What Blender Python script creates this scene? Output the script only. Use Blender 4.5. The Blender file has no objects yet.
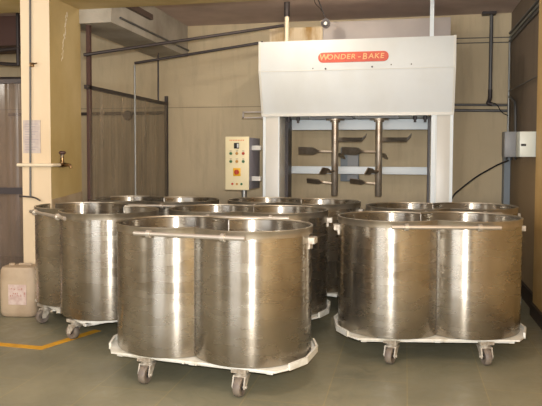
import bpy, bmesh, math, random
from mathutils import Matrix, Vector
random.seed(7)
PI = math.pi
scn = bpy.context.scene
COL = scn.collection

# ------------------------------------------------------------ camera
cd = bpy.data.cameras.new('camera'); cam = bpy.data.objects.new('camera', cd); COL.objects.link(cam)
cd.sensor_width = 36; cd.lens = 41.71; cd.shift_y = -21.1/542
cd.clip_start = 0.05
cam.matrix_world = (Matrix.Translation((0, 0, 1.5)) @ Matrix.Rotation(math.radians(12.06), 4, 'Z')
                    @ Matrix.Rotation(math.radians(87.5), 4, 'X') @ Matrix.Rotation(math.radians(0.2), 4, 'Z'))
scn.camera = cam
# ------------------------------------------------------------ world, lights, exposure
w = bpy.data.worlds.new('world'); scn.world = w; w.use_nodes = True
w.node_tree.nodes['Background'].inputs[0].default_value = (0.9, 0.85, 0.75, 1)
w.node_tree.nodes['Background'].inputs[1].default_value = 0.05
def area(name, loc, rot, sx, sy, power, color):
    l = bpy.data.lights.new(name, 'AREA'); l.shape = 'RECTANGLE'; l.size = sx; l.size_y = sy; l.energy = power; l.color = color
    o = bpy.data.objects.new(name, l); COL.objects.link(o); o.location = loc; o.rotation_euler = rot
    return o
# camera flash, just beside the lens
fl = area('camera_flash', (0.03, -0.02, 1.62), (math.radians(86), 0, math.radians(12)), 0.07, 0.04, 190, (1.0, 0.97, 0.93))
# unseen point lamps added as fill, behind the camera and over the bay
def lamp(name, loc, power, rad=0.12):
    l = bpy.data.lights.new(name, 'POINT'); l.energy = power; l.color = (1.0, 0.93, 0.82); l.shadow_soft_size = rad
    o = bpy.data.objects.new(name, l); COL.objects.link(o); o.location = loc
lamp('fill_rear', (-1.0, -1.2, 2.2), 90)
lamp('fill_left', (-3.8, 1.6, 2.1), 80)
lamp('fill_far', (-5.2, 4.0, 2.4), 50)
lamp('fill_bay', (-0.4, 2.6, 2.55), 60)
lamp('fill_bay_ceiling', (-1.1, 6.0, 3.04), 24, 0.03)  # added just out of frame to brighten the bay ceiling
# unseen area light added behind the camera as soft frontal fill
area('fill_frontal', (-3.0, -2.9, 1.6), (math.radians(90), 0, 0), 2.6, 1.3, 110, (0.95, 0.97, 1.0))
scn.view_settings.view_transform = 'Standard'; scn.view_settings.look = 'None'
scn.view_settings.gamma = 1; scn.view_settings.use_curve_mapping = False
scn.view_settings.exposure = -0.08

# ------------------------------------------------------------ materials
def srgb(r, g, b):
    f = lambda v: (v/255)/12.92 if v/255 <= 0.04045 else ((v/255+0.055)/1.055)**2.4
    return (f(r), f(g), f(b), 1)
def mat(name, col, rough=0.6, metal=0.0, col2=None, scale=3.0, lo=0.4, hi=0.65, stretch=(1, 1, 1), bump=0.0, bscale=40, spec=0.5, coat=0, emit=0):
    m = bpy.data.materials.new(name); m.use_nodes = True; nt = m.node_tree; N = nt.nodes; L = nt.links
    b = N['Principled BSDF']
    b.inputs['Base Color'].default_value = srgb(*col); b.inputs['Roughness'].default_value = rough
    b.inputs['Metallic'].default_value = metal; b.inputs['Specular IOR Level'].default_value = spec
    b.inputs['Coat Weight'].default_value = coat
    if emit:
        b.inputs['Emission Color'].default_value = srgb(*col); b.inputs['Emission Strength'].default_value = emit
    tc = N.new('ShaderNodeTexCoord'); mp = N.new('ShaderNodeMapping'); mp.inputs['Scale'].default_value = stretch
    L.new(tc.outputs['Object'], mp.inputs[0])
    if col2:
        n = N.new('ShaderNodeTexNoise'); n.inputs['Scale'].default_value = scale; n.inputs['Detail'].default_value = 6
        L.new(mp.outputs[0], n.inputs['Vector'])
        mr = N.new('ShaderNodeMapRange'); mr.inputs[1].default_value = lo; mr.inputs[2].default_value = hi
        L.new(n.outputs['Fac'], mr.inputs[0])
        mx = N.new('ShaderNodeMix'); mx.data_type = 'RGBA'; mx.name = 'mixcol'
        mx.inputs[6].default_value = srgb(*col); mx.inputs[7].default_value = srgb(*col2)
        L.new(mr.outputs[0], mx.inputs[0]); L.new(mx.outputs[2], b.inputs['Base Color'])
    if bump:
        n2 = N.new('ShaderNodeTexNoise'); n2.inputs['Scale'].default_value = bscale; n2.inputs['Detail'].default_value = 4
        L.new(mp.outputs[0], n2.inputs['Vector'])
        bp = N.new('ShaderNodeBump'); bp.inputs['Strength'].default_value = bump; bp.inputs['Distance'].default_value = 0.02
        L.new(n2.outputs['Fac'], bp.inputs['Height']); L.new(bp.outputs[0], b.inputs['Normal'])
    return m

def steel_mat(name, aniso, rough):
    """brushed stainless sheet, horizontally brushed, with worn and stained patches"""
    m = mat(name, (178, 173, 163), rough, 0.93, (150, 140, 124), 1.6, 0.42, 0.74, (1, 1, 1.0))
    nt = m.node_tree; N = nt.nodes; L = nt.links; b = N['Principled BSDF']
    b.inputs['Anisotropic'].default_value = aniso; b.inputs['Anisotropic Rotation'].default_value = 0.25
    tg = N.new('ShaderNodeTangent'); tg.direction_type = 'UV_MAP'; tg.uv_map = 'UVMap'
    L.new(tg.outputs[0], b.inputs['Tangent'])
    tc = N.new('ShaderNodeTexCoord'); mp = N.new('ShaderNodeMapping'); mp.inputs['Scale'].default_value = (2, 7, 1)
    L.new(tc.outputs['UV'], mp.inputs[0])
    n = N.new('ShaderNodeTexNoise'); n.inputs['Scale'].default_value = 2.0; n.inputs['Detail'].default_value = 3; n.inputs['Roughness'].default_value = 0.5
    L.new(mp.outputs[0], n.inputs['Vector'])
    mr = N.new('ShaderNodeMapRange'); mr.inputs[1].default_value = 0.3; mr.inputs[2].default_value = 0.75
    mr.inputs[3].default_value = rough-0.05; mr.inputs[4].default_value = rough+0.06
    L.new(n.outputs['Fac'], mr.inputs[0]); L.new(mr.outputs[0], b.inputs['Roughness'])
    # broad smudges where the sheet has dulled
    n3 = N.new('ShaderNodeTexNoise'); n3.inputs['Scale'].default_value = 3.2; n3.inputs['Detail'].default_value = 5; n3.inputs['Distortion'].default_value = 0.6
    L.new(tc.outputs['UV'], n3.inputs['Vector'])
    m3 = N.new('ShaderNodeMapRange'); m3.inputs[1].default_value = 0.48; m3.inputs[2].default_value = 0.72; m3.inputs[4].default_value = 0.45
    L.new(n3.outputs['Fac'], m3.inputs[0])
    x3 = N.new('ShaderNodeMix'); x3.data_type = 'RGBA'; L.new(m3.outputs[0], x3.inputs[0]); L.new(N['mixcol'].outputs[2], x3.inputs[6]); x3.inputs[7].default_value = srgb(122, 108, 90)
    L.new(x3.outputs[2], b.inputs['Base Color'])
    return m

M = {}
M['steel'] = steel_mat('brushed_steel', 0.9, 0.27)
M['rim'] = mat('rim_steel', (184, 176, 162), 0.34, 0.85, (160, 148, 128), 6)
M['steelw'] = mat('weld_steel', (112, 104, 94), 0.45, 1.0)
M['bar'] = mat('bar_steel', (200, 194, 184), 0.34, 0.7)
M['shaft'] = mat('shaft_steel', (186, 176, 162), 0.38, 0.8, (156, 142, 126), 9)
M['blade'] = mat('blade_steel', (160, 150, 136), 0.38, 0.75, (130, 118, 104), 9)
M['white'] = mat('white_machine_paint', (200, 206, 208), 0.42, 0, (192, 196, 194), 2.5, 0.4, 0.75, (1, 1, 0.5))
M['white2'] = mat('column_paint', (206, 206, 200), 0.35)
M['bluebar'] = mat('crossbar_paint', (222, 232, 238), 0.45)
M['darkslot'] = mat('dark_rail_paint', (62, 58, 62), 0.5)
M['tray'] = mat('tray_paint', (222, 222, 214), 0.42, 0, (186, 180, 160), 9, 0.5, 0.75)
M['caster'] = mat('caster_metal', (198, 192, 180), 0.42, 0.25, (150, 138, 122), 30)
M['tyre'] = mat('caster_wheel_plastic', (124, 114, 102), 0.55, 0, (104, 94, 88), 20)
M['hub'] = mat('dark_hub', (44, 40, 38), 0.5, 0.4)
M['cream'] = mat('cream_paint', (228, 211, 182), 0.6, 0, (216, 196, 164), 2.2, 0.4, 0.7, (1, 1, .4), 0.1)
M['beam'] = mat('whitewashed_beam', (178, 172, 160), 0.8, 0, (150, 142, 128), 2.5, bump=0.2)
M['ceil'] = mat('ceiling_paint', (204, 184, 174), 0.85, 0, (186, 166, 156), 2)
M['dark'] = mat('dark_steel', (66, 60, 60), 0.5, 0.3)
M['redpost'] = mat('oxide_post', (84, 60, 54), 0.6)
M['pipe'] = mat('grey_pipe', (98, 98, 98), 0.45, 0.4)
M['galv'] = mat('galvanised_pipe', (150, 152, 150), 0.4, 0.7)
M['black'] = mat('black_rubber', (22, 20, 20), 0.5)
M['brass'] = mat('worn_brass', (150, 122, 86), 0.35, 1.0, (100, 80, 60), 40)
M['whitepvc'] = mat('white_pipe_plastic', (226, 214, 188), 0.4)
M['panel'] = mat('panel_face', (232, 222, 184), 0.4)
M['panelside'] = mat('panel_side', (150, 150, 164), 0.4, 0.2)
M['red'] = mat('red_sign', (196, 74, 44), 0.4, 0, (180, 62, 38), 12)
M['gold'] = mat('gold_letter', (222, 170, 112), 0.4)
M['yellow'] = mat('yellow_plate', (226, 176, 34), 0.4)
M['knobred'] = mat('knob_red', (184, 60, 24), 0.4)
M['green'] = mat('button_green', (58, 110, 70), 0.4)
M['ochre'] = mat('button_ochre', (190, 140, 60), 0.4)
M['screen'] = mat('dark_display', (50, 52, 54), 0.2)
M['screenglare'] = mat('display_glare', (200, 204, 206), 0.2)  # glare on the display, painted as a pale colour
M['orange'] = mat('orange_print', (224, 150, 96), 0.5)
M['paper'] = mat('notice_paper', (196, 186, 178), 0.6, 0, (180, 168, 164), 14)
M['print'] = mat('grey_print', (160, 150, 158), 0.7)
M['can'] = mat('can_plastic', (184, 166, 142), 0.55, 0, (160, 140, 116), 5, 0.45, 0.75)
M['label'] = mat('can_label', (206, 190, 182), 0.6, 0, (190, 164, 156), 22)
M['pinkprint'] = mat('faded_red_print', (172, 104, 90), 0.7)
M['lilac'] = mat('grey_housing', (176, 168, 164), 0.6, 0, (166, 158, 154), 2)
M['card'] = mat('stained_board', (200, 184, 156), 0.8, 0, (150, 118, 66), 4, 0.42, 0.62, (1.6, 1, .5))
M['ebox'] = mat('grey_enclosure', (142, 144, 146), 0.45)
M['ebox2'] = mat('pale_enclosure', (206, 212, 204), 0.4)
M['trunk'] = mat('trunking', (128, 138, 146), 0.5)
M['skirt'] = mat('dark_skirting', (58, 48, 42), 0.5)
M['yline'] = mat('yellow_floor_paint', (216, 160, 30), 0.6, 0, (196, 146, 40), 12)
M['cement'] = mat('cement_patch', (166, 150, 124), 0.8, 0, (150, 132, 104), 8)
M['wood'] = mat('dark_batten', (92, 76, 68), 0.6)
M['whitescuff'] = mat('plaster_scuff', (226, 218, 198), 0.8)

def wall_mat(name, c1, c2, seams, c3=None, z3=1.0):
    m = mat(name, c1, 0.75, 0, c2, 1.1, 0.35, 0.7, (1, 1, 0.6), 0.12, 30)
    nt = m.node_tree; N = nt.nodes; L = nt.links; b = N['Principled BSDF']
    src = N['mixcol'].outputs[2]
    geo = N.new('ShaderNodeNewGeometry'); sp = N.new('ShaderNodeSeparateXYZ'); L.new(geo.outputs['Position'], sp.inputs[0])
    # fine trowel streaks / drips
    mp = N.new('ShaderNodeMapping'); mp.inputs['Scale'].default_value = (5, 5, 0.7); L.new(geo.outputs['Position'], mp.inputs[0])
    n = N.new('ShaderNodeTexNoise'); n.inputs['Scale'].default_value = 1.5; n.inputs['Detail'].default_value = 8; n.inputs['Roughness'].default_value = 0.7
    L.new(mp.outputs[0], n.inputs['Vector'])
    mr = N.new('ShaderNodeMapRange'); mr.inputs[1].default_value = 0.5; mr.inputs[2].default_value = 0.85; mr.inputs[4].default_value = 0.5
    L.new(n.outputs['Fac'], mr.inputs[0])
    mx = N.new('ShaderNodeMix'); mx.data_type = 'RGBA'; L.new(mr.outputs[0], mx.inputs[0]); L.new(src, mx.inputs[6])
    mx.inputs[7].default_value = srgb(*(int(v*0.72) for v in c2)); src = mx.outputs[2]
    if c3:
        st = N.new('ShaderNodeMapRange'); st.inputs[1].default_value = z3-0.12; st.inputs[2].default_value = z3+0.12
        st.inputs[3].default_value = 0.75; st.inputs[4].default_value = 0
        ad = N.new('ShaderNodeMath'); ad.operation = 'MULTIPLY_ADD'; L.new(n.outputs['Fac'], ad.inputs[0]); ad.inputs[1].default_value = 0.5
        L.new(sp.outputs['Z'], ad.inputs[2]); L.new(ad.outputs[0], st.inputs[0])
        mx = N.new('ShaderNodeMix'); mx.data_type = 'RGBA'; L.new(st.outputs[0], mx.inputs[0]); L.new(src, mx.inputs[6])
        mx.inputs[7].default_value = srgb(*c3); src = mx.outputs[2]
    for z in seams:
        s = N.new('ShaderNodeMath'); s.operation = 'SUBTRACT'; L.new(sp.outputs['Z'], s.inputs[0]); s.inputs[1].default_value = z
        a = N.new('ShaderNodeMath'); a.operation = 'ABSOLUTE'; L.new(s.outputs[0], a.inputs[0])
        lt = N.new('ShaderNodeMath'); lt.operation = 'LESS_THAN'; lt.inputs[1].default_value = 0.006; L.new(a.outputs[0], lt.inputs[0])
        ml = N.new('ShaderNodeMath'); ml.operation = 'MULTIPLY'; ml.inputs[1].default_value = 0.5; L.new(lt.outputs[0], ml.inputs[0])
        mx = N.new('ShaderNodeMix'); mx.data_type = 'RGBA'; L.new(ml.outputs[0], mx.inputs[0]); L.new(src, mx.inputs[6])
        mx.inputs[7].default_value = srgb(90, 84, 70); src = mx.outputs[2]
    L.new(src, b.inputs['Base Color'])
    return m
M['wall'] = wall_mat('tan_wall_plaster', (202, 186, 154), (184, 168, 138), [2.135], (160, 148, 128), 1.15)
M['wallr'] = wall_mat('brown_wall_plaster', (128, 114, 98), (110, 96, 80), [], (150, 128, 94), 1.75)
M['wallx'] = wall_mat('hall_wall_plaster', (196, 178, 146), (160, 146, 120), [])
M['ochrewall'] = mat('ochre_wall_paint', (208, 176, 118), 0.6, 0, (192, 156, 94), 2)
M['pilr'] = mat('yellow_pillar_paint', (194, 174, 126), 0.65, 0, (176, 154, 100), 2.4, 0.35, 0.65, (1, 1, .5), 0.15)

def floor_mat():
    m = mat('stone_floor', (136, 132, 110), 0.42, 0, (116, 114, 96), 1.6, 0.35, 0.68, spec=0.45)
    nt = m.node_tree; N = nt.nodes; L = nt.links; b = N['Principled BSDF']; src = N['mixcol'].outputs[2]
    geo = N.new('ShaderNodeNewGeometry')
    mp = N.new('ShaderNodeMapping'); mp.inputs['Rotation'].default_value = (0, 0, PI/2); mp.inputs['Location'].default_value = (0.25, -0.03, 0)
    L.new(geo.outputs['Position'], mp.inputs[0])
    br = N.new('ShaderNodeTexBrick'); br.inputs['Scale'].default_value = 1; br.inputs['Brick Width'].default_value = 0.98
    br.inputs['Row Height'].default_value = 0.49; br.inputs['Mortar Size'].default_value = 0.0035; br.inputs['Mortar Smooth'].default_value = 0.3
    br.inputs['Color1'].default_value = (1, 1, 1, 1); br.inputs['Color2'].default_value = (0.9, 0.92, 0.93, 1); br.inputs['Mortar'].default_value = (1.35, 1.2, 0.95, 1)
    L.new(mp.outputs[0], br.inputs['Vector'])
    mx = N.new('ShaderNodeMix'); mx.data_type = 'RGBA'; mx.blend_type = 'MULTIPLY'; mx.inputs[0].default_value = 1
    L.new(src, mx.inputs[6]); L.new(br.outputs['Color'], mx.inputs[7])
    # mop swirls and dust
    n = N.new('ShaderNodeTexNoise'); n.inputs['Scale'].default_value = 5; n.inputs['Detail'].default_value = 8; n.inputs['Distortion'].default_value = 2.5
    L.new(geo.outputs['Position'], n.inputs['Vector'])
    mr = N.new('ShaderNodeMapRange'); mr.inputs[1].default_value = 0.5; mr.inputs[2].default_value = 0.8; mr.inputs[4].default_value = 0.35
    L.new(n.outputs['Fac'], mr.inputs[0])
    m2 = N.new('ShaderNodeMix'); m2.data_type = 'RGBA'; L.new(mr.outputs[0], m2.inputs[0]); L.new(mx.outputs[2], m2.inputs[6]); m2.inputs[7].default_value = srgb(146, 139, 115)
    L.new(m2.outputs[2], b.inputs['Base Color'])
    mr2 = N.new('ShaderNodeMapRange'); mr2.inputs[1].default_value = 0.3; mr2.inputs[2].default_value = 0.7; mr2.inputs[3].default_value = 0.32; mr2.inputs[4].default_value = 0.55
    L.new(n.outputs['Fac'], mr2.inputs[0]); L.new(mr2.outputs[0], b.inputs['Roughness'])
    return m
M['floor'] = floor_mat()

def sheet_mat(name, col, alpha, rough=0.25):
    m = mat(name, col, rough, 0, tuple(int(v*0.82) for v in col), 3, stretch=(1, 3, 0.4), bump=0.25, bscale=4)
    nt = m.node_tree; N = nt.nodes; L = nt.links; b = N['Principled BSDF']
    n = N.new('ShaderNodeTexNoise'); n.inputs['Scale'].default_value = 4; n.inputs['Detail'].default_value = 4
    mp = N.new('ShaderNodeMapping'); mp.inputs['Scale'].default_value = (3, 3, 0.3)
    tc = N.new('ShaderNodeTexCoord'); L.new(tc.outputs['Object'], mp.inputs[0]); L.new(mp.outputs[0], n.inputs['Vector'])
    mr = N.new('ShaderNodeMapRange'); mr.inputs[1].default_value = 0.3; mr.inputs[2].default_value = 0.7; mr.inputs[3].default_value = alpha-0.12; mr.inputs[4].default_value = alpha+0.12
    L.new(n.outputs['Fac'], mr.inputs[0]); L.new(mr.outputs[0], b.inputs['Alpha'])
    return m
M['sheet'] = sheet_mat('clouded_plastic_sheet', (146, 134, 116), 0.58)
M['sheet2'] = sheet_mat('brown_plastic_sheet', (124, 108, 98), 0.66)

# ------------------------------------------------------------ mesh helpers
def obj(name, bm, m, parent=None, smooth=40, mats=None):
    me = bpy.data.meshes.new(name); bmesh.ops.recalc_face_normals(bm, faces=bm.faces[:]) if bm.faces else None
    bm.to_mesh(me); bm.free()
    for x in (mats or [m]): me.materials.append(x)
    if smooth:
        for p in me.polygons: p.use_smooth = True
        me.set_sharp_from_angle(angle=math.radians(smooth))
    o = bpy.data.objects.new(name, me); COL.objects.link(o)
    if parent: o.parent = parent
    return o
def box(bm, x0, y0, z0, x1, y1, z1, bev=0.0, mx=None):
    r = bmesh.ops.create_cube(bm, size=1)
    vs = r['verts']
    for v in vs:
        v.co = Vector((x0+(v.co.x+.5)*(x1-x0), y0+(v.co.y+.5)*(y1-y0), z0+(v.co.z+.5)*(z1-z0)))
    if bev:
        es = list({e for v in vs for e in v.link_edges})
        rr = bmesh.ops.bevel(bm, geom=es, offset=bev, segments=2, affect='EDGES', profile=0.5)
        vs = list({v for f in rr['faces'] for v in f.verts} | {v for v in vs if v.is_valid})
    if mx is not None:
        for v in vs: v.co = mx @ v.co
    return vs
def tube(bm, pts, r, n=12, caps=True):
    pts = [Vector(p) for p in pts]; rings = []
    rs = r if isinstance(r, (list, tuple)) else [r]*len(pts)
    up = None
    for i, p in enumerate(pts):
        d = (pts[min(i+1, len(pts)-1)]-pts[max(i-1, 0)]).normalized()
        if up is None:
            up = Vector((0, 0, 1)) if abs(d.z) < 0.9 else Vector((1, 0, 0))
        u = d.cross(up).normalized(); v = u.cross(d).normalized(); up = v
        rings.append([bm.verts.new(p+(u*math.cos(2*PI*k/n)+v*math.sin(2*PI*k/n))*rs[i]) for k in range(n)])
    for a, b in zip(rings, rings[1:]):
        for k in range(n): bm.faces.new((a[k], a[(k+1) % n], b[(k+1) % n], b[k]))
    if caps: bm.faces.new(rings[0][::-1]); bm.faces.new(rings[-1])
def bend(pts, rad=0.05, n=5):
    """round the corners of a polyline"""
    pts = [Vector(p) for p in pts]; out = [pts[0]]
    for a, b, c in zip(pts, pts[1:], pts[2:]):
        r = min(rad, (a-b).length/2.1, (c-b).length/2.1); p = b+(a-b).normalized()*r; q = b+(c-b).normalized()*r
        for i in range(n+1):
            t = i/n; out.append(p*(1-t)**2+b*2*t*(1-t)+q*t*t)
    return out+[pts[-1]]
def lathe(bm, prof, n=24, mx=None):
    """prof: list of (radius, z); around Z"""
    rings = []
    for r, z in prof:
        if r < 1e-6: rings.append([bm.verts.new((0, 0, z))])
        else: rings.append([bm.verts.new((r*math.cos(2*PI*k/n), r*math.sin(2*PI*k/n), z)) for k in range(n)])
    for a, b in zip(rings, rings[1:]):
        for k in range(n):
            k2 = (k+1) % n
            if len(a) == 1 and len(b) == 1: continue
            if len(a) == 1: bm.faces.new((a[0], b[k2], b[k]))
            elif len(b) == 1: bm.faces.new((a[k], a[k2], b[0]))
            else: bm.faces.new((a[k], a[k2], b[k2], b[k]))
    if mx is not None:
        for rg in rings:
            for v in rg: v.co = mx @ v.co
def prism(bm, poly, a0, a1, axis='z'):
    """extrude a 2D polygon between a0 and a1 along an axis"""
    f = {'z': lambda p, a: (p[0], p[1], a), 'x': lambda p, a: (a, p[0], p[1]), 'y': lambda p, a: (p[0], a, p[1])}[axis]
    A = [bm.verts.new(f(p, a0)) for p in poly]; B = [bm.verts.new(f(p, a1)) for p in poly]; n = len(poly)
    bm.faces.new(A[::-1]); bm.faces.new(B)
    for k in range(n): bm.faces.new((A[k], A[(k+1) % n], B[(k+1) % n], B[k]))
def new(): return bmesh.new()
def bxo(name, m, parent, *a, bev=0.0):
    b = new(); box(b, *a, bev=bev); return obj(name, b, m, parent)
def tbo(name, m, parent, pts, r, n=10, rad=0.0):
    b = new(); tube(b, bend(pts, rad) if rad else pts, r, n); return obj(name, b, m, parent)
def tag(o, label, cat, group=None):
    o['label'] = label; o['category'] = cat
    if group: o['group'] = group
    return o
def thing(name, label, cat, loc=(0, 0, 0), rz=0, group=None):
    o = bpy.data.objects.new(name, None); COL.objects.link(o); o.location = loc; o.rotation_euler = (0, 0, rz)
    o.empty_display_size = 0.1
    return tag(o, label, cat, group)
def struct(name, m, *boxes):
    b = new()
    for bb in boxes: box(b, *bb)
    o = obj(name, b, m, None, 0); o['kind'] = 'structure'; return o
def copy_tree(o, parent=None):
    c = o.copy(); COL.objects.link(c)
    if parent: c.parent = parent
    for ch in list(o.children): copy_tree(ch, c)
    return c

# ------------------------------------------------------------ room shell
YB, XR, XL, ZC = 8.15, 1.24, -6.5, 3.23
struct('floor', M['floor'], (XL-.2, -3.2, -0.1, XR+.4, YB+.2, 0))
struct('ceiling', M['ceil'], (XL-.2, -3.2, ZC, XR+.4, YB+.2, ZC+.15))
struct('wall_back', M['wall'], (XL-.2, YB, 0, XR+.4, YB+.2, ZC))
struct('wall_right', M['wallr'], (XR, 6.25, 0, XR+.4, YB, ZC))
struct('wall_front', M['wallx'], (XL-.2, -3.2, 0, XR+.4, -3.0, ZC))
struct('wall_left', M['wallx'], (XL-.2, -3.0, 0, XL, YB, ZC))
struct('trim_1', M['ochrewall'], (1.19, -3.0, 0, XR+.4, 6.25, ZC))          # long pillar/wall face on the right, cream
struct('baseboard_right', M['skirt'], (1.165, -3.0, 0, 1.19, 6.25, 0.12), (1.215, 6.25, 0, XR, YB, 0.16))
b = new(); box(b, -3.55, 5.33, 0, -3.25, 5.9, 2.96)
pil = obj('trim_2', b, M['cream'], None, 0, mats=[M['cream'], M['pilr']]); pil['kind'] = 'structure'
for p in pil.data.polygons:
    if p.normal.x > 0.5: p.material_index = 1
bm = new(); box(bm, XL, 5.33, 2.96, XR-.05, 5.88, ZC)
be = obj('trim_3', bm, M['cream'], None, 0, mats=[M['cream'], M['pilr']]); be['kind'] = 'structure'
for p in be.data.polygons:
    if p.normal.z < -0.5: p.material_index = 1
struct('trim_4', M['beam'], (-3.38, 5.88, 2.82, -2.9, YB, ZC))
# cement patch and flaked paint low on the pillar's right face
bm = new(); prism(bm, [(5.33, 0.0), (5.9, 0.0), (5.9, 1.115), (5.72, 1.10), (5.55, 1.085), (5.33, 1.07)], -3.25, -3.243, 'x')
o = obj('trim_5', bm, M['cement'], None, 0); o['kind'] = 'structure'
bm = new()
rs = random.Random(5)
for k in range(26):
    t = k/25; z = 2.86-.46*t; y = 5.64-.10*t+rs.uniform(-.012, .012); wd = rs.uniform(.003, .010)*(1.4-t); h = rs.uniform(.012, .03)
    prism(bm, [(y-wd, z), (y+wd*.4, z-h*.4), (y+wd, z+h*.3), (y+wd*.2, z+h), (y-wd*.6, z+h*.7)], -3.25, -3.248, 'x')
o = obj('trim_6', bm, M['whitescuff'], None, 0); o['kind'] = 'structure'

# yellow guide line painted on the floor
def floor_line(pts, wd):
    bm = new(); L_, R_ = [], []
    P = [Vector((x, y, 0)) for x, y in pts]
    for i, p in enumerate(P):
        d0 = (P[i]-P[i-1]).normalized() if i else (P[1]-P[0]).normalized()
        d1 = (P[i+1]-P[i]).normalized() if i < len(P)-1 else d0
        t = (d0+d1).normalized(); nrm = Vector((-t.y, t.x, 0)); k = 1/max(0.5, nrm.dot(Vector((-d0.y, d0.x, 0))))
        L_.append(p+nrm*wd/2*k); R_.append(p-nrm*wd/2*k)
    poly = [(v.x, v.y) for v in L_]+[(v.x, v.y) for v in R_[::-1]]
    prism(bm, poly, 0.0, 0.0015)
    return obj('floor_marking', bm, M['yline'], None, 0)
o = floor_line([(-4.2, 4.37), (-2.73, 4.315), (-2.54, 4.86)], 0.075)
tag(o, 'yellow painted guide line bending on the dark stone floor at the left', 'floor marking')

# ------------------------------------------------------------ bowls on trolleys
R0, C0, RZ, BZ = 0.404, 0.567, 1.030, 0.186
def loop8(r, n=44):
    """figure-8 outline of two overlapping circles, counter-clockwise, neck slightly rounded"""
    a0 = PI-math.acos((C0/2)/r)
    pts = []
    for s in (1, -1):
        for i in range(n-1):
            t = -a0+2*a0*i/(n-1)
            pts.append((s*(C0/2+r*math.cos(t)), s*r*math.sin(t)))
    return pts
def shell(bm, prof):
    """prof: list of (radius, z) swept round the figure-8 loop, with UVs u = perimeter, v = profile length"""
    uvl = bm.loops.layers.uv.new('UVMap') if not bm.loops.layers.uv else bm.loops.layers.uv.active
    loops = [[bm.verts.new((x, y, z)) for x, y in loop8(r)] for r, z in prof]
    base = loop8(R0); n = len(base); u = [0]
    for i in range(n): u.append(u[-1]+(Vector(base[(i+1) % n])-Vector(base[i])).length)
    v = [0]
    for a, b in zip(prof, prof[1:]): v.append(v[-1]+math.hypot(a[0]-b[0], a[1]-b[1]))
    for j in range(len(prof)-1):
        for i in range(n):
            k = (i+1) % n
            f = bm.faces.new((loops[j][i], loops[j][k], loops[j+1][k], loops[j+1][i]))
            for lp, (uu, vv) in zip(f.loops, ((u[i], v[j]), (u[i+1], v[j]), (u[i+1], v[j+1]), (u[i], v[j+1]))): lp[uvl].uv = (uu, vv)
    return loops
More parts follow.
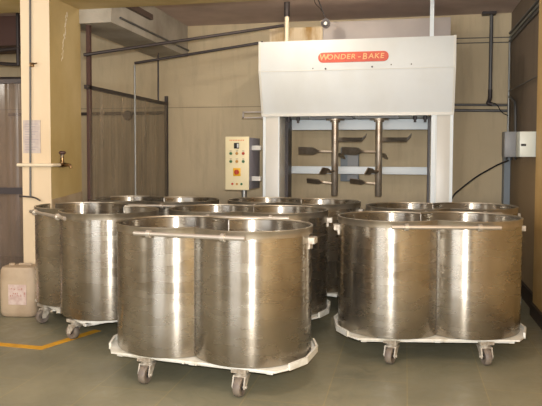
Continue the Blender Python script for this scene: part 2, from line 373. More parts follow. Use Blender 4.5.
def make_bowl():
    root = thing('mixing_bowl_trolley', 'x', 'mixing bowl')
    bm = new()
    lps = shell(bm, [(R0-.012, BZ), (R0-.003, BZ+.004), (R0, BZ+.012), (R0, 0.55), (R0, RZ-.008), (R0-.006, RZ-.004), (R0-.006, 0.55), (R0-.006, BZ+.05), (R0-.03, BZ+.02)])
    bm.faces.new(lps[0][::-1]); bm.faces.new(lps[-1])      # bottom sheets
    obj('bowl', bm, M['steel'], root, 35)
    bm = new()
    shell(bm, [(R0+.0005, 0.984), (R0+.003, 0.983), (R0+.004, 0.99), (R0+.004, 1.024), (R0+.007, 1.027), (R0+.007, 1.032), (R0+.002, 1.034), (R0-.006, 1.033), (R0-.008, 1.028), (R0-.008, 1.02), (R0-.006, 1.018)])
    obj('rim', bm, M['rim'], root, 50)
    wy = math.sqrt(R0*R0-C0*C0/4)
    tbo('weld_seam', M['steelw'], root, [(0, -wy-.001, BZ+.03), (0, -wy-.001, .98)], 0.0035, 8)
    tbo('weld_seam', M['bar'], root, [(0, wy-.012, BZ+.03), (0, wy-.012, 1.02)], 0.005, 8)
    # handle bar in front of the waist, on two posts
    h = tbo('handle', M['bar'], root, [(-.355, -.437, .995), (.405, -.437, .995)], 0.0145, 14)
    for x in (-.25, .26):
        bm = new(); tube(bm, [(x, -R0+.002, .995), (x, -.437, .995)], 0.009, 10)
        tube(bm, [(x-.012, -.437, .995), (x+.012, -.437, .995)], 0.026, 14)
        obj('handle_bracket', bm, M['bar'], h)
    # lifting lugs at both ends
    for s in (-1, 1):
        bm = new(); xa, xb = sorted((s*(C0/2+R0-.002), s*(C0/2+R0+.040)))
        box(bm, xa, -.04, .925, xb, .04, .965)
        box(bm, xa, -.035, .89, xa+.012 if s > 0 else xb, .035, .925) if s > 0 else box(bm, xb-.012, -.035, .89, xb, .035, .925)
        obj('lifting_lug', bm, M['caster'], root)
    # trolley: octagonal upturned tray, front and rear channels
    def oct_(k): return [(.695, -.13), (.695, .13), (.635, .29), (.575, .372), (-.575, .372), (-.635, .29), (-.695, .13), (-.695, -.13), (-.635, -.29), (-.575, -.372), (.575, -.372), (.635, -.29)]
    bm = new(); prism(bm, oct_(0), .173, .1855)
    for s in (-1, 1):           # upturned end lips
        P = [(s*.645, -.29), (s*.712, -.13), (s*.712, .13), (s*.645, .29)]; Q = [(s*.632, -.283), (s*.698, -.127), (s*.698, .127), (s*.632, .283)]
        prism(bm, (P+Q[::-1]) if s > 0 else (Q+P[::-1]), .172, .214)
    obj('trolley_tray', bm, M['tray'], root, 0)
    bm = new()
    for s in (-1, 1):
        y0, y1 = sorted((s*.33, s*.29)); box(bm, -.55, y0, .150, .55, y1, .170)
        for xx in (-.045, .045): box(bm, xx-.006, min(s*.372, s*.35), .162, xx+.006, max(s*.372, s*.35), .173)
    box(bm, -.02, -.34, .150, .02, .34, .170); box(bm, -.55, -.34, .150, -.51, .34, .170); box(bm, .51, -.34, .150, .55, .34, .170)
    obj('trolley_frame', bm, M['tray'], root, 0)
    # casters
    def wheel_mesh():
        bm = new(); mx = Matrix.Rotation(PI/2, 4, 'X') 
        lathe(bm, [(0, -.020), (.030, -.020), (.036, -.024), (.052, -.024), (.058, -.017), (.0595, 0), (.058, .017), (.052, .024), (.036, .024), (.030, .020), (0, .020)], 26, Matrix.Rotation(PI/2, 4, 'Y'))
        return bm
    first = None
    for (cx, cy, ra) in ((-.325, -.33, 3), (.34, -.33, 0), (-.33, .33, 20), (.33, .33, -10)):
        if first is None:
            bm = new(); box(bm, -.05, -.05, .148, .05, .05, .173); lathe(bm, [(0, .120), (.034, .120), (.036, .148), (0, .148)], 18)
            box(bm, -.044, -.045, .116, .044, .035, .128, .003)
            for s in (-1, 1):   # fork arms, trailing
                x0, x1 = sorted((s*.034, s*.043))
                prism(bm, [(-.045, .126), (.035, .126), (.052, .072), (.050, .050), (.020, .050), (-.005, .085)], x0, x1, 'x')
            tube(bm, [(-.050, .032, .0605), (.050, .032, .0605)], .009, 10)
            first = obj('caster', bm, M['caster'], root)
            wbm = wheel_mesh(); wo = obj('wheel', wbm, M['tyre'], first); wo.location = (0, .032, .0595)
            hb = new(); lathe(hb, [(0, -.026), (.018, -.026), (.020, 0), (.018, .026), (0, .026)], 16, Matrix.Rotation(PI/2, 4, 'Y'))
            ho = obj('hub', hb, M['hub'], first); ho.location = (0, .032, .0595)
            c = first
        else: c = copy_tree(first, root)
        c.location = (cx, cy, 0); c.rotation_euler = (0, 0, math.radians(ra))
    return root
proto = make_bowl()
SP = 'stainless steel double-lobed mixing bowl on white wheeled trolley'
bowls = [
 (-1.283, 4.112, -6.8, 'nearest twin-lobed steel mixing bowl, front left of centre, fully in view', (180, 178, 20, -10)),
 (0.180, 4.952, 10.7, 'steel mixing bowl at front right beside the brown right wall, with golden reflections', (150, 185, 30, 0)),
 (-2.655, 5.05, -38.0, 'steel mixing bowl standing turned beside the yellow pillar, handle pointing at the pillar', (190, 110, 0, 40)),
 (-1.328, 5.273, 3.8, 'steel mixing bowl directly behind the nearest bowl, mostly hidden by it', (170, 180, 0, 0)),
 (-1.117, 6.318, -7.9, 'steel mixing bowl right under the control panel and in front of the white mixer', (170, 180, 0, 0)),
 (-2.575, 6.182, 0.1, 'steel mixing bowl at the rear left, in front of the clouded plastic partition', (170, 180, 0, 0)),
 (0.328, 6.016, 12.5, 'steel mixing bowl at the rear right, behind the front right bowl, below the mixer column', (170, 180, 0, 0)),
]
for i, (x, y, a, lab, cr) in enumerate(bowls):
    o = proto if i == 0 else copy_tree(proto)
    o.location = (x, y, 0); o.rotation_euler = (0, 0, math.radians(a)); tag(o, lab, 'mixing bowl', 'wheeled steel mixing bowls')
    for c, r in zip([c for c in o.children if c.name.startswith('caster')], cr): c.rotation_euler = (0, 0, math.radians(r))

# the bowl by the pillar stands on a plain short plate without upturned ends
for o in bpy.data.objects:
    if o.name.startswith('trolley_tray') and o.parent and 'pillar' in o.parent['label']:
        bm = new(); prism(bm, [(.64, -.15), (.64, .15), (.50, .36), (-.42, .36), (-.52, .20), (-.52, -.20), (-.42, -.33), (.50, -.36)], .170, .1855)
        me = bpy.data.meshes.new('tray_plate'); bmesh.ops.recalc_face_normals(bm, faces=bm.faces[:]); bm.to_mesh(me); bm.free(); me.materials.append(M['tray']); o.data = me

# ------------------------------------------------------------ twin shaft mixer
mx_ = thing('dough_mixer', 'tall white twin-shaft dough mixing machine with red sign, against the back wall', 'machine', (-0.55, 7.3, 0))
def ML(x, y, z): return (x+0.55, y-7.3, z)
def mbox(bm, x0, y0, z0, x1, y1, z1, bev=0): box(bm, x0+.55, y0-7.3, z0, x1+.55, y1-7.3, z1, bev)
X0, X1 = -1.605, 0.50
bm = new()
prism(bm, [(6.85-7.3, 2.745), (6.85-7.3, 2.42), (7.0-7.3, 1.96), (7.0-7.3, 1.935), (7.66-7.3, 1.935), (7.66-7.3, 2.745)], X0+.55, X1+.55, 'x')
hood = obj('hood', bm, M['white'], mx_, 20)
bm = new()   # folded panel edges of the hood
for (xa, xb) in ((X0-.004, X0+.02), (X1-.02, X1+.004)):
    prism(bm, [(6.843-7.3, 2.75), (6.843-7.3, 2.42), (6.993-7.3, 1.96), (7.02-7.3, 1.955), (6.872-7.3, 2.42), (6.872-7.3, 2.75)], xa+.55, xb+.55, 'x')
mbox(bm, X0, 6.985, 1.93, X1, 7.01, 1.962)
mbox(bm, X0+.02, 6.846, 2.416, X1-.02, 6.856, 2.422)
obj('hood_edging', bm, M['white2'], hood, 0)
bm = new(); 
for x in (-1.0, -0.16, 0.05): 
    tube(bm, [ML(x, 6.846, 2.46 if x > -0.9 else 2.44), ML(x, 6.85, 2.46 if x > -0.9 else 2.44)], .007, 8)
tube(bm, [ML(-.86, 6.83, 2.432), ML(-.86, 6.87, 2.432)], .010, 8); tube(bm, [ML(-.36, 6.83, 2.442), ML(-.36, 6.87, 2.442)], .010, 8)
obj('bolt', bm, M['dark'], mx_)
# columns
for (xa, xb, inner) in ((-1.59, -1.40, 1), (0.27, 0.497, -1)):
    bm = new(); mbox(bm, xa, 7.005, 0, xb, 7.52, 1.935, .004)
    col = obj('column', bm, M['white2'], mx_)
    bm = new()
    if inner > 0:
        mbox(bm, xb-.012, 7.0, .02, xb, 7.006, 1.93); mbox(bm, xa, 6.998, .02, xa+.03, 7.006, 1.93)
    else:
        mbox(bm, xa, 6.998, .02, xa+.045, 7.006, 1.93); mbox(bm, xa+.05, 7.0, .02, xa+.056, 7.006, 1.93); mbox(bm, xb-.03, 6.998, .02, xb, 7.006, 1.93)
    obj('column_trim', bm, M['bluebar'], col, 0)
    bm = new()
    if inner > 0: mbox(bm, xb, 7.36, .02, xb+.035, 7.60, 1.93)
    else: mbox(bm, xa-.02, 7.40, .02, xa, 7.60, 1.93)
    obj('guide_rail', bm, M['darkslot'], mx_, 0)
for (za, zb) in ((1.80, 1.925), (1.268, 1.358), (0.25, 0.40)):
    bm = new(); mbox(bm, -1.40, 7.60, za, .285, 7.65, zb, .003); obj('crossbar', bm, M['bluebar'], mx_)
# base plate
bm = new(); mbox(bm, -1.62, 7.0, 0, .52, 7.66, .03); obj('base_plate', bm, M['white2'], mx_, 0)
bm = new()
for x in (-1.33, -1.22, 0.10, 0.21):
    tube(bm, [ML(x, 7.2, 1.935), ML(x, 7.2, 1.895)], .022, 10); tube(bm, [ML(x, 7.2, 1.9), ML(x, 7.2, 1.865)], .014, 8)
obj('hanging_bolt', bm, M['darkslot'], mx_)
bm = new(); mbox(bm, -1.10, 7.25, 1.918, -.60, 7.55, 1.936); mbox(bm, -.56, 7.25, 1.918, -.08, 7.55, 1.936)
obj('mounting_plate', bm, M['pipe'], mx_, 0)

def paddle(bm, z, az, length, w0, w1, tw0, tw1, lift, tip=0.0, x0=.03, blade_from=.35):
    """arm that widens into a twisted flat paddle; built along +x then turned by az"""
    n = 14; rings = []
    for i in range(n+1):
        t = i/n; x = x0+t*length
        k = max(0, min(1, (t-blade_from)/.18)); k = k*k*(3-2*k)
        wd = w0*(1-k)+w1*k; tw = tw0*(1-k)+tw1*k; th = .010*(1-k)+.006*k
        zz = z+lift*t+(tip*max(0, (t-.86)/.14))
        hw = wd/2; cs = []
        for (a, b_) in ((-hw, -th), (hw, -th), (hw, th), (-hw, th)):
            cs.append(Vector((x, a*math.cos(tw)-b_*math.sin(tw), zz+a*math.sin(tw)+b_*math.cos(tw))))
        rings.append([bm.verts.new(Matrix.Rotation(az, 3, 'Z') @ c) for c in cs])
    for a, b_ in zip(rings, rings[1:]):
        for k in range(4): bm.faces.new((a[k], a[(k+1) % 4], b_[(k+1) % 4], b_[k]))
    bm.faces.new(rings[0][::-1]); bm.faces.new(rings[-1])
def make_shaft():
    bm = new(); lathe(bm, [(0, 1.015), (.032, 1.015), (.041, 1.03), (.041, 1.88), (.060, 1.882), (.060, 1.90), (.11, 1.902), (.11, 1.918), (0, 1.918)], 28)
    s = obj('mixing_shaft', bm, M['shaft'], mx_)
    R = math.radians
    for spec in ((1.675, R(-8), .34, .05, .075, R(70), R(35), .0, .05), (1.535, R(188), .40, .030, .095, R(10), R(62), .012, 0.0),
                 (1.300, R(248), .30, .045, .08, R(30), R(60), .02, 0.0), (1.165, R(184), .30, .030, .085, R(10), R(40), .03, 0.0),
                 (1.50, R(72), .24, .04, .07, R(30), R(60), -.02, 0.0)):
        bm = new(); z, az, ln, w0, w1, t0, t1, lf, tip = spec
        paddle(bm, z, az, ln, w0, w1, t0, t1, lf, tip, blade_from=(.15 if tip else .38)); lathe_b = None
        obj('mixing_blade', bm, M['blade'], s, 30)
    return s
s1 = make_shaft(); s1.location = ML(-.812, 7.4, 0)
s2 = copy_tree(s1, mx_); s2.location = ML(-.303, 7.4, 0)
# sign
def rounded(w, h, r, n=8):
    out = []
    for cx, cy, a in ((w/2-r, h/2-r, 0), (-w/2+r, h/2-r, 90), (-w/2+r, -h/2+r, 180), (w/2-r, -h/2+r, 270)):
        for i in range(n+1):
            t = math.radians(a+90*i/n); out.append((cx+r*math.cos(t), cy+r*math.sin(t)))
    return out
SX, SZ = -.565, 2.553
bm = new(); pl = [(SX+.55+x, SZ+y) for x, y in rounded(.755, .108, .053)]
prism(bm, pl, 6.842-7.3, 6.85-7.3, 'y'); sign = obj('sign', bm, M['red'], mx_, 0); sign['label'] = 'red rounded sign with gold lettering'
def text_mesh(s, size, depth=0.002, shear=0.0, xs=1.0):
    cu = bpy.data.curves.new('txt', 'FONT'); cu.body = s; cu.size = size; cu.extrude = depth; cu.align_x = 'CENTER'; cu.align_y = 'CENTER'; cu.shear = shear; cu.space_character = 1.12
    cu.offset = size*0.012
    t = bpy.data.objects.new('txt', cu); COL.objects.link(t); bpy.context.view_layer.update()
    me = bpy.data.meshes.new_from_object(t.evaluated_get(bpy.context.evaluated_depsgraph_get()))
    bpy.data.objects.remove(t); bm = new(); bm.from_mesh(me); bpy.data.meshes.remove(me)
    for v in bm.verts: v.co = Vector((v.co.x*xs, -v.co.z, v.co.y))
    return bm
def letters(name, parts, m, parent):
    B_ = new()
    for (s, size, x, z, xs, sh) in parts:
        t = text_mesh(s, size, 0.002, sh, xs)
        for v in t.verts: v.co += Vector((x, 0, z))
        me = bpy.data.meshes.new('t'); t.to_mesh(me); t.free(); B_.from_mesh(me); bpy.data.meshes.remove(me)
    return obj(name, B_, m, parent, 0)
W_ = 'WONDER-BAKE'
lt = letters('sign_lettering', [('W', .092, -.318, 0, 1.0, .12), ('ONDER', .076, -.128, .002, 1.10, .12), ('-', .076, .066, .004, 1.3, .12), ('B', .092, .124, 0, 1.0, .12), ('AKE', .076, .246, .002, 1.12, .12)], M['gold'], sign)
lt.location = (SX+.55, 6.841-7.3, SZ)
# housing behind the hood
bm = new(); mbox(bm, -.95, 7.30, 2.745, .475, 7.64, 3.03, .004); obj('motor_housing', bm, M['lilac'], mx_)
bm = new(); mbox(bm, -1.585, 7.31, 2.745, -.955, 7.34, 2.985); obj('back_board', bm, M['card'], mx_, 0)
# little flat bracket sticking out on the left
bm = new()
for (a, b_, c, d) in ((-1.86, 1.985, -1.605, 1.998), (-1.86, 1.92, -1.605, 1.933), (-1.86, 1.92, -1.845, 1.998)): mbox(bm, a, 7.1, b_, c, 7.13, d)
obj('side_bracket', bm, M['lilac'], mx_, 0)
# vents: steel posts up to the ceiling
p1 = thing('ceiling_pipe', 'vertical pipe, dark above and white below, rising from mixer top to ceiling', 'pipe', (-1.338, 7.1, 2.745))
tbo('lower_pipe', M['whitepvc'], p1, [(0, 0, 0), (0, 0, .32)], .026, 14); tbo('upper_pipe', M['dark'], p1, [(0, 0, .32), (0, 0, ZC-2.745)], .034, 14)
o = bxo('support_post', M['bluebar'], None, 0.243, 7.085, 2.747, 0.285, 7.115, ZC); tag(o, 'short pale flat post between mixer top right and ceiling', 'post')
sp_ = thing('ceiling_spotlight', 'small round dark lamp hanging on wires above the mixer', 'lamp', (-.868, 6.9, 2.93))
bm = new(); lathe(bm, [(0, -.03), (.03, -.03), (.05, -.01), (.052, .02), (.045, .02), (.02, .005), (0, .005)], 22, Matrix.Rotation(PI/2, 4, 'X')); obj('lamp_body', bm, M['dark'], sp_)
bm = new(); lathe(bm, [(0, 0), (.022, 0), (.018, .02), (0, .026)], 16, Matrix.Translation((0, -.004, 0)) @ Matrix.Rotation(PI/2, 4, 'X')); obj('bulb', bm, M['white2'], sp_)
tbo('stem', M['dark'], sp_, [(0, .01, .045), (-.10, .02, ZC-2.93)], .007, 8)
tbo('wire', M['black'], sp_, bend([(.0, .02, .04), (-.05, .02, .16), (-.12, .02, .22), (-.14, .02, ZC-2.93)], .05), .004, 6)

# ------------------------------------------------------------ control panel
cp = thing('control_panel', 'cream control panel with buttons and red-yellow switch left of the mixer', 'control panel', (-1.86, 6.88, 0), math.radians(-5))
def c(name, m, *a, bev=0, parent=None): return bxo(name, m, parent or cp, *a, bev=bev)
c('cabinet', M['panelside'], -.137, 0, 1.105, .137, .40, 1.69, bev=.006)
fc = c('front_plate', M['panel'], -.142, -.012, 1.098, .142, 0.002, 1.70, bev=.003)
tbo('pole', M['galv'], cp, [(.03, .15, 0.008), (.03, .15, 1.11)], .03, 14)
bm = new(); lathe(bm, [(0, 0), (.12, 0), (.12, .012), (0, .012)], 20, Matrix.Translation((.03, .15, 0))); obj('foot_plate', bm, M['galv'], cp)
for z in (1.2, 1.55): c('mounting_arm', M['white2'], .138, .1, z, .24, .16, z+.05)
def disc(bm, x, z, r, y0, y1, n=16): tube(bm, [(x, y0, z), (x, y1, z)], r, n)
c('display', M['screen'], -.035, -.022, 1.565, .025, -.012, 1.63, bev=.003); c('display_glare_strip', M['screenglare'], .004, -.024, 1.575, .022, -.021, 1.62)
cols = [['green', 'ochre', 'knobred'], ['green', 'ochre', 'green']]
for j, z in enumerate((1.51, 1.42)):
    for i, x in enumerate((-.075, -.002, .075)):
        bm = new(); disc(bm, x, z, .017, -.012, -.018); disc(bm, x, z, .012, -.018, -.03)
        o = obj('push_button', bm, M['galv'], cp, mats=[M[cols[j][i]]])
        bm = new(); box(bm, x-.012, -.014, z+.026, x+.012, -.0118, z+.031); obj('button_caption', bm, M['dark'], cp, 0)
c('switch_plate', M['yellow'], -.045, -.02, 1.255, .045, -.012, 1.345, bev=.003)
bm = new(); disc(bm, 0, 1.30, .028, -.02, -.035, 20); box(bm, -.008, -.05, 1.272, .008, -.034, 1.328, .002); obj('switch_knob', bm, M['knobred'], cp)
for x, k in ((-.055, 'knobred'), (0, 'ochre'), (.055, 'green')):
    bm = new(); disc(bm, x, 1.165, .013, -.012, -.02); obj('indicator_lamp', bm, M[k], cp)
bm = new()
for k in range(9): box(bm, -.09+k*.02, -.0135, 1.652, -.078+k*.02, -.0118, 1.666)
obj('header_print', bm, M['orange'], cp, 0)

# ------------------------------------------------------------ jerrycan by the pillar
jc = thing('jerrycan', 'beige plastic jerrycan with faded label beside the pillar foot', 'jerrycan', (-3.478, 5.19, 0), math.radians(8))
bm = new(); prof = [(0, .0), (.135, .0), (.155, .012), (.163, .05), (.165, .20), (.164, .37), (.158, .43), (.145, .458), (.08, .466), (0, .467)]
def superell(r, t, ax, ay, p=4.2):
    cc, ss = math.cos(t), math.sin(t); k = (abs(cc)**p+abs(ss)**p)**(-1/p); return (r*k*cc*ax, r*k*ss*ay)
rings = []
for r, z in prof:
    rings.append([bm.verts.new((*superell(r, 2*PI*k/48, 1.08, .72), z+(.012*math.sin(4*PI*k/48) if False else 0))) for k in range(48)] if r else [bm.verts.new((0, 0, z))])
for a, b_ in zip(rings, rings[1:]):
    for k in range(48):
        k2 = (k+1) % 48
        if len(a) == 1: bm.faces.new((a[0], b_[k2], b_[k]))
        elif len(b_) == 1: bm.faces.new((a[k], a[k2], b_[0]))
        else: bm.faces.new((a[k], a[k2], b_[k2], b_[k]))
obj('body', bm, M['can'], jc, 50)
bm = new(); tube(bm, bend([(-.02, .0, .455), (-.02, 0, .474), (.09, 0, .474), (.09, 0, .455)], .03), .012, 10); obj('handle', bm, M['can'], jc)
bm = new(); lathe(bm, [(0, .455), (.028, .455), (.028, .478), (.024, .482), (0, .482)], 18, Matrix.Translation((-.09, 0, 0))); obj('cap', bm, M['can'], jc)
bm = new(); box(bm, -.072, -.1215, .12, .098, -.117, .305, .0015); lb = obj('paper_label', bm, M['label'], jc, 0)
rr = random.Random(3)
for row, z in enumerate((.265, .225, .205)):
    bm = new(); x = -.055
    while x < .08:
        wd = rr.uniform(.004, .014)
        if rr.random() < .75: box(bm, x, -.1228, z-rr.uniform(.004, .012), x+wd*.5, -.1212, z+rr.uniform(.002, .010))
        x += wd+.006
    obj('printed_line', bm, M['pinkprint'], lb, 0)

# ------------------------------------------------------------ pillar fittings (left)
o = tbo('wall_conduit', M['pipe'], None, [(-3.462, 5.319, 1.09), (-3.438, 5.319, 2.96)], .009, 10); tag(o, 'thin grey vertical conduit on the cream face of the left pillar', 'conduit')
cl = thing('pipe_clip', 'small rusty clip holding the conduit on the left pillar', 'clip', (-3.43, 5.31, 2.33))
bxo('clip_body', M['brass'], cl, -.012, -.012, -.02, .02, .02, .02, bev=.003); tbo('clip_pin', M['brass'], cl, [(.0, -.006, .006), (.062, -.006, .012)], .006, 8)
nt_ = thing('paper_notice', 'faded lilac notice in plastic sleeve on the left pillar', 'notice', (-3.445, 5.33, 1.66))
bxo('sheet', M['paper'], nt_, -.09, -.006, -.155, .092, 0, .155)
bm = new()
for k in range(11): box(bm, -.07, -.0072, .115-k*.024, .07-.03*(k % 3), -.0058, .120-k*.024)
obj('printed_lines', bm, M['print'], nt_, 0)
vp = thing('water_tap', 'white water pipe across the left pillar ending in a brass tap', 'tap', (-3.55, 5.30, 1.393))
tbo('supply_pipe', M['whitepvc'], vp, [(-.03, 0, 0), (.318, 0, 0), (.318, .16, 0)], .016, 12, .04)
bm = new(); tube(bm, [(.318, .15, .0), (.318, .26, 0)], .022, 12); tube(bm, [(.318, .20, -.005), (.318, .20, .09)], [.02, .014], 12)
tube(bm, bend([(.318, .20, 0), (.40, .20, .0), (.41, .20, -.03)], .02), .015, 10)
vb = obj('tap_body', bm, M['brass'], vp)
bm = new(); lathe(bm, [(0, 0), (.022, 0), (.036, .012), (.036, .024), (.02, .034), (0, .036)], 16, Matrix.Translation((.318, .20, .10))); obj('tap_wheel', bm, M['redpost'], vp)
bm = new(); tube(bm, [(.318, .19, .07), (.318, .21, .105)], .012, 8); obj('tap_stem', bm, M['bar'], vp)
o = tbo('hose_stub', M['dark'], None, bend([(-3.57, 5.31, 1.098), (-3.44, 5.31, 1.092), (-3.38, 5.28, 1.085), (-3.34, 5.29, 1.06)], .05), .008, 8); tag(o, 'thin dark rod sticking out across the left pillar at bowl height', 'rod')

# ------------------------------------------------------------ plastic partition (behind pillar to back wall)
pt = thing('plastic_partition', 'clouded plastic sheet partition on dark steel frame behind the left pillar', 'partition', (-3.2, 7.0, 0))
bm = new(); box(bm, -.02, -1.09, 2.165, .02, 1.149, 2.205); obj('top_rail', bm, M['dark'], pt, 0)
bm = new(); box(bm, -.022, 1.11, 2.17, .018, 1.149, 2.29); obj('rail_end', bm, M['dark'], pt, 0)
for y, m_, z in ((-1.02, 'redpost', 2.82), (1.12, 'dark', 2.17)):
    bm = new(); box(bm, -.02, y-.02, 0, .02, y+.02, z); obj('post', bm, M[m_], pt, 0)
bm = new(); n = 90; ra, rb = [], []
for i in range(n+1):
    y = -1.05+2.15*i/n; x = .022+.010*math.sin(i*.55)+.006*math.sin(i*1.7)
    ra.append(bm.verts.new((x, y, .06))); rb.append(bm.verts.new((x*.6, y, 2.17)))
for i in range(n): bm.faces.new((ra[i], ra[i+1], rb[i+1], rb[i]))
obj('plastic_sheet', bm, M['sheet'], pt, 60)
bm = new(); box(bm, -.02, -1.0, .03, .02, 1.1, .06); obj('bottom_rail', bm, M['dark'], pt, 0)
hg = tbo('hanger_rod', M['dark'], None, [(-3.185, 7.80, 2.205), (-3.185, 7.80, 2.82)], .012, 8); tag(hg, 'short dark hanger rod above the partition rail', 'rod')
# pipes overhead
o = tbo('steel_pipe', M['dark'], None, [(-3.2, 5.87, 2.50), (-1.375, 7.1, 2.97)], .017, 12); tag(o, 'upper dark steel pipe sloping up to the mixer pipe', 'pipe', 'overhead pipes to the mixer')
o = tbo('steel_pipe', M['dark'], None, [(-3.15, 6.99, 2.575), (-1.62, 7.12, 2.79)], .016, 12); tag(o, 'lower dark pipe running from the mixer to the plastic partition', 'pipe', 'overhead pipes to the mixer')
o = tbo('beam_conduit', M['pipe'], None, [(-2.885, 6.06, 2.90), (-2.885, 8.14, 2.90)], .012, 8); tag(o, 'thin conduit along the side of the whitewashed ceiling beam', 'conduit')
o = bxo('ceiling_batten', M['wood'], None, -2.9, 5.95, 3.04, -2.855, 6.85, 3.10); tag(o, 'dark wooden batten fixed high on the whitewashed beam', 'batten')
o = tbo('down_pipe', M['galv'], None, [(-3.15, 6.99, 0.0), (-3.15, 6.99, 2.555)], .011, 12); tag(o, 'thin shiny vertical pipe in front of the plastic partition', 'pipe')
# valve pipe on the wall behind the partition
wp = thing('wall_pipe', 'dark pipe with round valve on the wall behind the partition', 'pipe', (-4, 8.1, 2.06))
tbo('pipe_run', M['dark'], wp, [(-1.6, 0, 0), (.78, 0, 0)], .022, 10)
bm = new(); lathe(bm, [(0, -.03), (.06, -.03), (.07, 0), (.06, .03), (0, .03)], 18, Matrix.Rotation(PI/2, 4, 'X')); o = obj('valve', bm, M['dark'], wp); o.location = (0.25, -.02, -.03)
# ------------------------------------------------------------ left opening: brown plastic curtain and steel framing beyond
lc = thing('strip_curtain', 'brown plastic curtain filling the doorway left of the pillar', 'curtain', (-4.3, 5.55, 0))
bm = new(); box(bm, -1.2, -.02, 2.19, .76, .02, 2.23); obj('curtain_rail', bm, M['dark'], lc, 0)
bm = new(); box(bm, -1.2, -.03, 1.10, .76, -.015, 1.165); obj('cross_band', bm, M['darkslot'], lc, 0)
bm = new(); n = 80; ra, rb = [], []
for i in range(n+1):
    x = -1.2+1.95*i/n; y = .012*math.sin(i*.8)+.008*math.sin(i*2.1)
    ra.append(bm.verts.new((x, y, .02))); rb.append(bm.verts.new((x, y*.5, 2.19)))
for i in range(n): bm.faces.new((ra[i], ra[i+1], rb[i+1], rb[i]))
obj('plastic_sheet', bm, M['sheet2'], lc, 60)
sf = thing('hanging_frame', 'dark steel hanging frame seen over the curtain at the far left', 'frame', (-5.3, 7.0, 0))
for (a, b_) in (((-.9, 0, 2.70), (1.0, 0, 2.83)), ((-.9, 0, 2.72), (.60, 0, 2.60)), ((.60, 0, 2.59), (.60, 0, ZC)), ((-.9, 0, 2.45), (1.2, 0, 2.42))):
    v = tbo('frame_bar', M['dark'], sf, [a, b_], .022, 8)
dk = bxo('ceiling_duct', M['redpost'], None, -6.2, 7.1, 2.86, -4.73, 7.7, ZC); tag(dk, 'dark boxed duct under the ceiling at the far left', 'duct')

# ------------------------------------------------------------ right corner electrics and pipes
eb = thing('junction_box', 'dull grey junction box low in the right rear corner', 'electrical box', (1.15, 7.4, 1.62))
bxo('box_body', M['ebox'], eb, -.085, -.1, -.14, .09, .1, .14, bev=.005); bxo('box_lid', M['ebox'], eb, -.08, -.108, -.13, .075, -.1, .13, bev=.002)
bm = new()
for x in (-.05, 0, .04): tube(bm, [(x, -.03, -.14), (x, -.03, -.17)], .012, 8)
obj('cable_gland', bm, M['black'], eb)
fb = thing('fuse_box', 'pale fuse box with dark slot on the right wall beside the pillar', 'electrical box', (1.145, 6.38, 1.605))
bxo('box_body', M['ebox2'], fb, -.09, -.08, -.12, .095, .12, .12, bev=.005)
d_ = bxo('box_door', M['ebox2'], fb, -.09, -.088, -.112, .05, -.08, .112, bev=.002)
bxo('breaker_slot', M['black'], d_, -.08, -.091, -.018, -.035, -.087, .004); bxo('door_seam', M['ebox'], d_, .052, -.089, -.11, .057, -.08, .11)
for z in (.05, -.09): bxo('mounting_tab', M['whitepvc'], fb, .08, -.1, z, .12, -.08, z+.025)
o = bxo('cable_trunking', M['trunk'], None, 1.165, 7.98, 0, 1.235, 8.15, 1.50); tag(o, 'blue-grey vertical trunking in the right rear corner below the boxes', 'trunking')
o = tbo('drop_cable', M['black'], None, bend([(1.12, 7.35, 1.445), (1.02, 7.4, 1.40), (.80, 7.5, 1.26), (.52, 7.53, 1.02), (.505, 7.53, .7)], .1), .009, 8); tag(o, 'black cable sloping from the junction box down to the mixer column', 'cable')
dp = thing('drop_pipe', 'dark vertical pipe from a ceiling plate right of the mixer', 'pipe', (1.0, 8.08, 0))
tbo('pipe_run', M['pipe'], dp, [(0, 0, 2.18), (0, 0, ZC)], .022, 12); bxo('ceiling_plate', M['dark'], dp, -.11, -.07, ZC-.03, .05, .06, ZC)
bm = new(); tube(bm, bend([(0, 0, 2.30), (0, 0, 2.18), (-.03, -.02, 2.13), (.02, -.02, 2.12)], .03), .026, 10); obj('pipe_elbow', bm, M['dark'], dp)
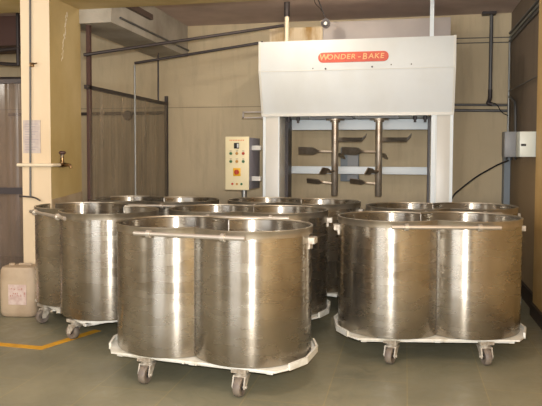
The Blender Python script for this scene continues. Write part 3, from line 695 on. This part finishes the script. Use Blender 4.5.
tbo('flex_wire', M['black'], dp, bend([(0.01, -.02, 2.14), (.08, -.02, 2.12), (.13, -.02, 2.02), (.21, -.02, 1.98)], .06), .006, 6)
for z, r, lab in ((2.130, .014, 'upper of the two grey pipes on the wall right of mixer'), (2.062, .018, 'lower of the two grey pipes on the wall right of mixer')):
    o = tbo('wall_pipe', M['pipe'], None, [(.30, 8.125, z), (1.22, 8.125, z-.02)], r, 10); tag(o, lab, 'pipe', 'horizontal wall pipes')
for z, lab in ((2.945, 'upper thin wire across the wall by the ceiling right of mixer'), (2.885, 'lower thin wire across the wall by the ceiling right of mixer')):
    o = tbo('wall_wire', M['pipe'], None, [(.30, 8.14, z), (1.22, 8.14, z-.01)], .006, 6); tag(o, lab, 'wire', 'thin wires under the ceiling')
o = tbo('corner_conduit', M['galv'], None, [(1.218, 8.10, 1.5), (1.218, 8.10, 2.93)], .013, 10); tag(o, 'vertical grey conduit in the right rear corner above the boxes', 'conduit')
o = tbo('corner_conduit', M['pipe'], None, [(1.215, 7.55, 1.76), (1.215, 7.6, 2.1), (1.215, 8.0, 2.2)], .015, 10, .08); tag(o, 'bent grey conduit rising from the junction box', 'conduit')
for k, (x, z, lab) in enumerate(((1.222, 2.98, 'topmost conduit along the top of the right wall'), (1.222, 2.93, 'middle conduit along the top of the right wall'), (1.222, 2.88, 'lowest conduit along the top of the right wall'))):
    o = tbo('long_conduit', M['pipe' if k != 1 else 'galv'], None, [(x, 8.13, z), (x, 6.26, z)], .015, 10); tag(o, lab, 'conduit', 'conduits along the right wall')
o = tbo('slack_wire', M['pipe'], None, [(1.19, 7.9, 2.26), (1.20, 6.26, 2.24)], .006, 6); tag(o, 'thin slack wire rising across the right wall above the fuse box', 'wire')
# grey box on the back wall, seen between the mixer's shafts
wb = thing('wall_switch_box', 'blue-grey box on the back wall seen between the mixer shafts', 'electrical box', (-.70, 8.09, 1.38))
bxo('box_body', M['trunk'], wb, -.11, -.05, -.22, .12, .06, .21, bev=.006); bxo('box_lid', M['ebox'], wb, -.02, -.058, -.20, .11, -.05, .19)
